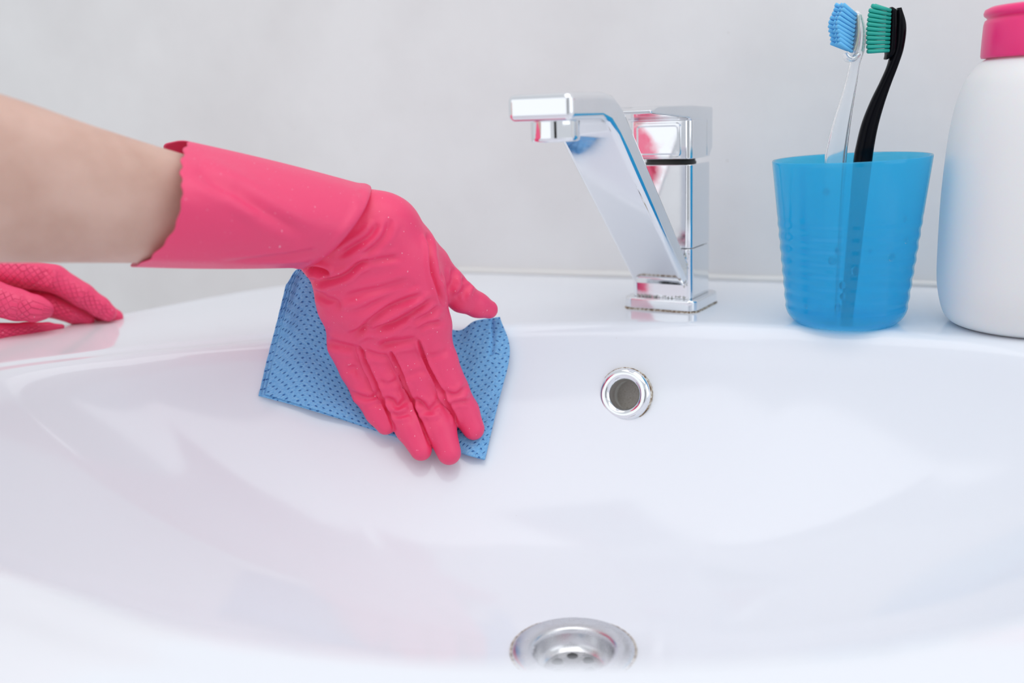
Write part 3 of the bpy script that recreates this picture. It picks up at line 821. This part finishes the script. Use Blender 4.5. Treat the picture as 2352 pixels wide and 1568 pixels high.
# ------------------------------------------------------------------ the person: bare forearm, right glove, left glove
person = thing('person', 'person reaching in from the left, bare forearm and pink rubber gloves, wiping the basin', 'person')
def crop1(x, y): return (580+x*.4464, 400+y*.4464)
def J(x, y, Y, r): return (pt(x, y, Y), r)
def S(x, y, r, off=.45, lim=63.0):              # a joint lying on cloth and basin
    Y = deck_depth(x, y, lim); return (pt(x, y, Y-off-r*1.02), r)
def right_hand():
    idx = [S(985, 765, 1.221), S(1012, 830, 1.090), S(1040, 895, 1.014), S(1066, 945, 0.937), S(1088, 984, 0.719)]
    mid = [S(925, 790, 1.221), S(962, 865, 1.090), S(985, 925, 1.014), S(1012, 985, 0.981), S(1032, 1040, 0.763)]
    rng = [S(862, 800, 1.199), S(886, 865, 1.068), S(912, 925, 0.981), S(942, 985, 0.916), S(966, 1033, 0.698)]
    pky = [S(796, 800, 1.112), S(817, 850, 0.981), S(842, 900, 0.916), S(868, 948, 0.807), S(886, 975, 0.654)]
    thb = [J(950, 565, 61.2, 1.25), J(990, 605, 62.2, 1.12), J(1028, 652, 62.8, 1.08), J(1062, 683, 63.2, .96), J(1096, 700, 63.6, .82), J(1123, 710, 63.9, .60)]
    W = (795, 520)
    palm = [
        [J(770, 520, 59.6, 2.0), J(835, 540, 59.6, 2.05), S(960, 745, 1.35)],
        [J(880, 515, 59.8, 1.75), J(930, 600, 60.2, 1.65), S(978, 740, 1.30)],
        [J(800, 560, 59.3, 1.9), S(915, 760, 1.35)],
        [J(838, 497, 60.2, 1.55), J(900, 525, 60.2, 1.7)],
        [J(775, 570, 59.6, 1.6), J(820, 680, 60.0, 1.7), S(855, 772, 1.30)],
        [J(755, 600, 59.8, 1.25), J(780, 700, 60.3, 1.30), S(798, 775, 1.15)],
        [J(900, 540, 60.4, 1.5), J(955, 590, 61.4, 1.2)],
        [J(930, 590, 60.2, 1.5), J(968, 660, 60.4, 1.35), S(986, 745, 1.2)],
        [J(735, 575, 59.2, 1.5), J(790, 600, 59.6, 1.6)],
        [J(640, 500, 58.2, 2.1), J(770, 520, 59.6, 2.0)],
    ]
    c = crop1
    cur = [
        ([c(262, 492), c(320, 486), c(372, 500), c(392, 520)], 0.465, 6.0),
        ([c(285, 545), c(380, 552), c(480, 520), c(545, 468), c(600, 452)], 0.310, 6.9),
        ([c(430, 430), c(520, 372), c(600, 322), c(648, 255)], 0.217, 7.7),
        ([c(560, 425), c(640, 360), c(690, 300), c(712, 230)], 0.155, 7.7),
        ([c(560, 455), c(660, 440), c(760, 425)], 0.139, 6.9),
        ([c(300, 590), c(380, 640), c(432, 660), c(430, 705)], 0.155, 7.7),
        ([c(440, 650), c(560, 610), c(700, 580), c(830, 545)], 0.155, 8.6),
        ([c(470, 720), c(560, 700), c(680, 640), c(790, 600), c(860, 560)], 0.124, 7.7),
        ([c(500, 860), c(570, 790), c(680, 700), c(790, 645), c(880, 620)], 0.248, 7.7),
        ([c(590, 800), c(700, 780), c(790, 735), c(860, 690), c(940, 640)], 0.310, 7.7),
        ([c(800, 770), c(860, 740), c(910, 715), c(965, 672)], 0.217, 6.9),
        ([c(850, 800), c(900, 770), c(985, 765)], 0.139, 6.0),
        ([c(480, 830), c(560, 800), c(640, 810)], 0.124, 6.9),
        ([c(640, 900), c(700, 872), c(770, 862), c(850, 850)], 0.232, 8.6),
        ([c(380, 860), c(450, 880), c(540, 900)], 0.186, 7.7),
        ([c(560, 905), c(640, 930), c(715, 930)], 0.155, 6.9),
        # knuckle folds on the fingers
        ([c(970, 1100), c(1010, 1132), c(1060, 1130), c(1110, 1080)], 0.186, 6.0),
        ([c(1010, 1180), c(1060, 1170), c(1120, 1170)], 0.109, 5.2),
        ([c(900, 940), c(960, 930), c(1000, 900)], 0.078, 6.9),
        ([c(820, 1150), c(870, 1180), c(910, 1212), c(960, 1165)], 0.232, 6.0),
        ([c(860, 1215), c(920, 1230), c(960, 1212)], 0.124, 5.2),
        ([c(780, 1040), c(850, 1020), c(900, 1010)], 0.078, 6.9),
        ([c(665, 1150), c(720, 1165), c(745, 1195), c(800, 1150)], 0.202, 6.0),
        ([c(700, 1215), c(750, 1240), c(810, 1225)], 0.124, 5.2),
        ([c(640, 1060), c(700, 1080), c(760, 1050)], 0.109, 6.0),
        ([c(500, 1120), c(560, 1145), c(620, 1150), c(655, 1105)], 0.186, 6.0),
        ([c(480, 1010), c(530, 1000), c(560, 1060)], 0.124, 6.9),
        ([c(590, 1190), c(640, 1180), c(680, 1190)], 0.093, 5.2),
        # thumb folds
        ([c(1035, 480), c(1030, 540), c(1010, 600)], 0.155, 6.9),
        ([c(1085, 520), c(1090, 580), c(1050, 640)], 0.217, 6.0),
        ([c(1120, 560), c(1100, 600), c(1085, 650)], 0.155, 5.2),
        ([c(960, 500), c(985, 560), c(1000, 620)], 0.109, 7.7),
        # the rubber pinched between neighbouring fingers, and beside the thumb
        ([c(850, 850), c(862, 880), c(900, 980), c(950, 1075), c(990, 1150), c(1035, 1235), c(1050, 1290)], .30, 3.6),
        ([c(712, 905), c(722, 930), c(760, 1010), c(800, 1110), c(830, 1185), c(865, 1270), c(920, 1410)], .30, 3.6),
        ([c(545, 885), c(562, 910), c(600, 1000), c(650, 1115), c(690, 1210), c(735, 1320)], .28, 3.6),
        ([c(895, 300), c(915, 380), c(925, 500), c(955, 590), c(985, 680)], .34, 5.0),
    ]
    g = glove_mesh('rubber_glove', palm, [idx, mid, rng, pky, thb], cur, (0, .9, -.45), person, frac=.30, h=.085)
    g['label'] = 'right pink rubber glove, palm down with fingers spread on the blue cloth'
    return g
gR = right_hand()

def cuff():
    # ring control points (turn fraction, pixel x, y, depth): 0 top, .25 facing the camera, .5 underside, .75 far side
    E = [(0, 432, 324, 56.2), (.06, 424, 340, 54.6), (.14, 416, 385, 52.4), (.25, 418, 455, 51.2), (.34, 398, 530, 51.4), (.42, 352, 588, 52.2), (.46, 328, 604, 52.9), (.5, 303, 612, 54.2), (.6, 330, 560, 58.4), (.75, 350, 450, 59.4), (.87, 368, 372, 59.2), (.93, 378, 334, 58.6), (.965, 400, 324, 57.6)]
    B = [(0, 850, 428, 60.3), (.06, 848, 446, 58.4), (.14, 832, 485, 56.8), (.25, 800, 532, 55.7), (.34, 762, 575, 55.8), (.42, 728, 602, 56.6), (.46, 712, 610, 57.5), (.5, 700, 614, 58.6), (.6, 700, 585, 61.6), (.75, 740, 510, 62.6), (.87, 800, 455, 62.2), (.93, 830, 435, 61.6), (.965, 842, 430, 61.0)]
    t = [e[0] for e in E]; pe = np.array([pt(*e[1:]) for e in E]); pb = np.array([pt(*e[1:]) for e in B])
    n, ns = 240, 90; ph = np.arange(n)/n
    RE, RB = pinterp(ph, t, pe), pinterp(ph, t, pb)
    rows = []
    ax = (RB-RE); axn = ax/np.linalg.norm(ax, axis=1)[:, None]
    cb, ce = RB.mean(0), RE.mean(0)
    for k in range(ns):
        s = k/(ns-1)
        P = RE*(1-s)+RB*s
        if k < 8: P = P+axn*((.055+.025*np.sin(ph*17))*np.cos(ph*2*np.pi*21+1.1*np.sin(ph*11))*(1-k/8))[:, None]
        cc = ce*(1-s)+cb*s
        out = P-cc; out /= np.linalg.norm(out, axis=1)[:, None]
        P = P+out*(.10*math.sin(math.pi*s)+.10*math.exp(-((s-.97)/.03)**2))
        rows.append(P)
    dirn = (cb-ce)/np.linalg.norm(cb-ce)
    for q, (sh, sc) in enumerate(((.10, .985), (.13, .95), (.08, .90), (-.15, .84), (-.4, .70), (-.5, .45), (-.5, .12))):
        rows.append(cb+(RB-cb)*sc+dirn*sh)
    V = np.concatenate(rows); F = np.array(grid_faces(len(rows), n, True))
    Nn = normals(V, F)
    if ((V-np.mean(V, axis=0))*Nn).sum() < 0: F = F[:, ::-1]; Nn = -Nn
    def c(x, y): return (280+x*.2636, 280+y*.2636)
    cur = [([c(640, 400), c(800, 510), c(1000, 620), c(1250, 780), c(1450, 900), c(1620, 1010)], .20, 16),
           ([c(850, 1235), c(1200, 1200), c(1500, 1160), c(1700, 1120)], .14, 7),
           ([c(1350, 1262), c(1500, 1250), c(1640, 1240)], .08, 5),
           ([c(900, 620), c(1050, 740), c(1180, 840)], -.08, 14),
           ([c(2060, 590), c(2100, 640), c(2090, 760)], .05, 8)]
    V = wrinkle(V, Nn, cur)
    uv = np.zeros((len(V), 2))
    o = mesh_obj('cuff', V, F, M['rubber'], gR, uv=uv); o['label'] = 'loose flared glove cuff with a wavy cut edge'
    s = o.modifiers.new('solid', 'SOLIDIFY'); s.thickness = .055*SC; s.offset = -1
cuff()

def forearm():
    pts = [(pt(660, 505, 58.2), 1.9), (pt(560, 498, 57), 2.5), (pt(400, 480, 54.9), 2.92), (pt(200, 450, 52.6), 3.46), (pt(0, 416, 50.6), 4.02), (pt(-220, 378, 48.6), 4.35), (pt(-450, 335, 46.8), 4.4), (pt(-680, 290, 45.2), 4.3), (pt(-820, 262, 44.4), 4.2)]
    P = np.array([p for p, _ in pts]); Rr = np.array([r for _, r in pts])
    s = np.linspace(0, 1, 120); path = ointerp(s, P); rr = ointerp(s, Rr[:, None])[:, 0]
    tan = np.gradient(path, axis=0); tan /= np.linalg.norm(tan, axis=1)[:, None]; n = 64; V = []
    for i in range(120):
        a = np.array([0, 0, 1.0]); a -= (a@tan[i])*tan[i]; a /= np.linalg.norm(a); b = np.cross(tan[i], a)
        for j in range(n):
            q = 2*math.pi*j/n
            k = 1+.03*math.cos(2*q+.6)+.012*math.sin(3*q+s[i]*5)
            V.append(path[i]+a*rr[i]*k*math.cos(q)+b*rr[i]*.84*k*math.sin(q))
    F = [tuple(f) for f in grid_faces(120, n, True)]+[tuple(range(n))[::-1], tuple(119*n+j for j in range(n))]
    bm_ = mesh_obj('forearm', V, F, M['skin'], person); bm_['label'] = 'bare forearm with fair skin'
forearm()

def left_hand():
    tip = ptz(268, 742)
    Y0 = tip[1]
    # fingers lie on the left ledge of the basin, pointing right
    def L(x, y, dy, r): return (pt(x, y, Y0+dy), r)
    idx = [L(-120, 640, -2.2, 1.3), L(-20, 622, -1.8, 1.12), L(60, 628, -1.4, 1.08), L(125, 640, -1.0, 1.0), L(190, 678, -.8, .86), L(228, 704, -.6, .74), L(248, 718, -.5, .62)]
    mid = [L(-120, 645, .2, 1.3), L(40, 635, .6, 1.05), L(140, 655, .9, .95), L(205, 697, 1.0, .80), L(242, 720, .9, .72), L(263, 729, .8, .64)]
    low = [L(-120, 715, -1.0, 1.2), L(20, 690, -1.0, 1.0), L(110, 700, -.6, .88), L(170, 722, -.4, .66), L(205, 734, -.3, .42)]
    bot = [L(-140, 795, -5.0, 1.1), L(-20, 766, -4.2, .74), L(60, 757, -3.0, .54), L(110, 752, -2.3, .38), L(142, 750, -1.9, .22)]
    thb = [L(-130, 655, -4.4, 1.5), L(-20, 684, -4.2, 1.22), L(40, 700, -4.0, 1.08), L(80, 708, -3.8, .93), L(100, 711, -3.7, .66)]
    palm = [[L(-420, 590, -2.0, 2.6), L(-120, 650, -1.2, 2.0)], [L(-420, 620, -3.0, 2.4), L(-130, 720, -2.8, 1.6)]]
    def c(x, y): return (x*.255, 560+y*.255)
    cur = [([c(420, 200), c(400, 290), c(350, 360)], .12, 8), ([c(440, 230), c(450, 300), c(400, 380)], .08, 6),
           ([c(690, 300), c(760, 350), c(820, 370)], .05, 5), ([c(150, 420), c(210, 450), c(260, 520)], .05, 6)]
    g = glove_mesh('rubber_glove', palm, [idx, mid, low, bot, thb], cur, (-.25, -.75, -.6), person, frac=.72, h=.085, kj=.5, kp=.8)
    g['label'] = 'left pink rubber glove resting on the far left rim, fingertips pointing right'
left_hand()
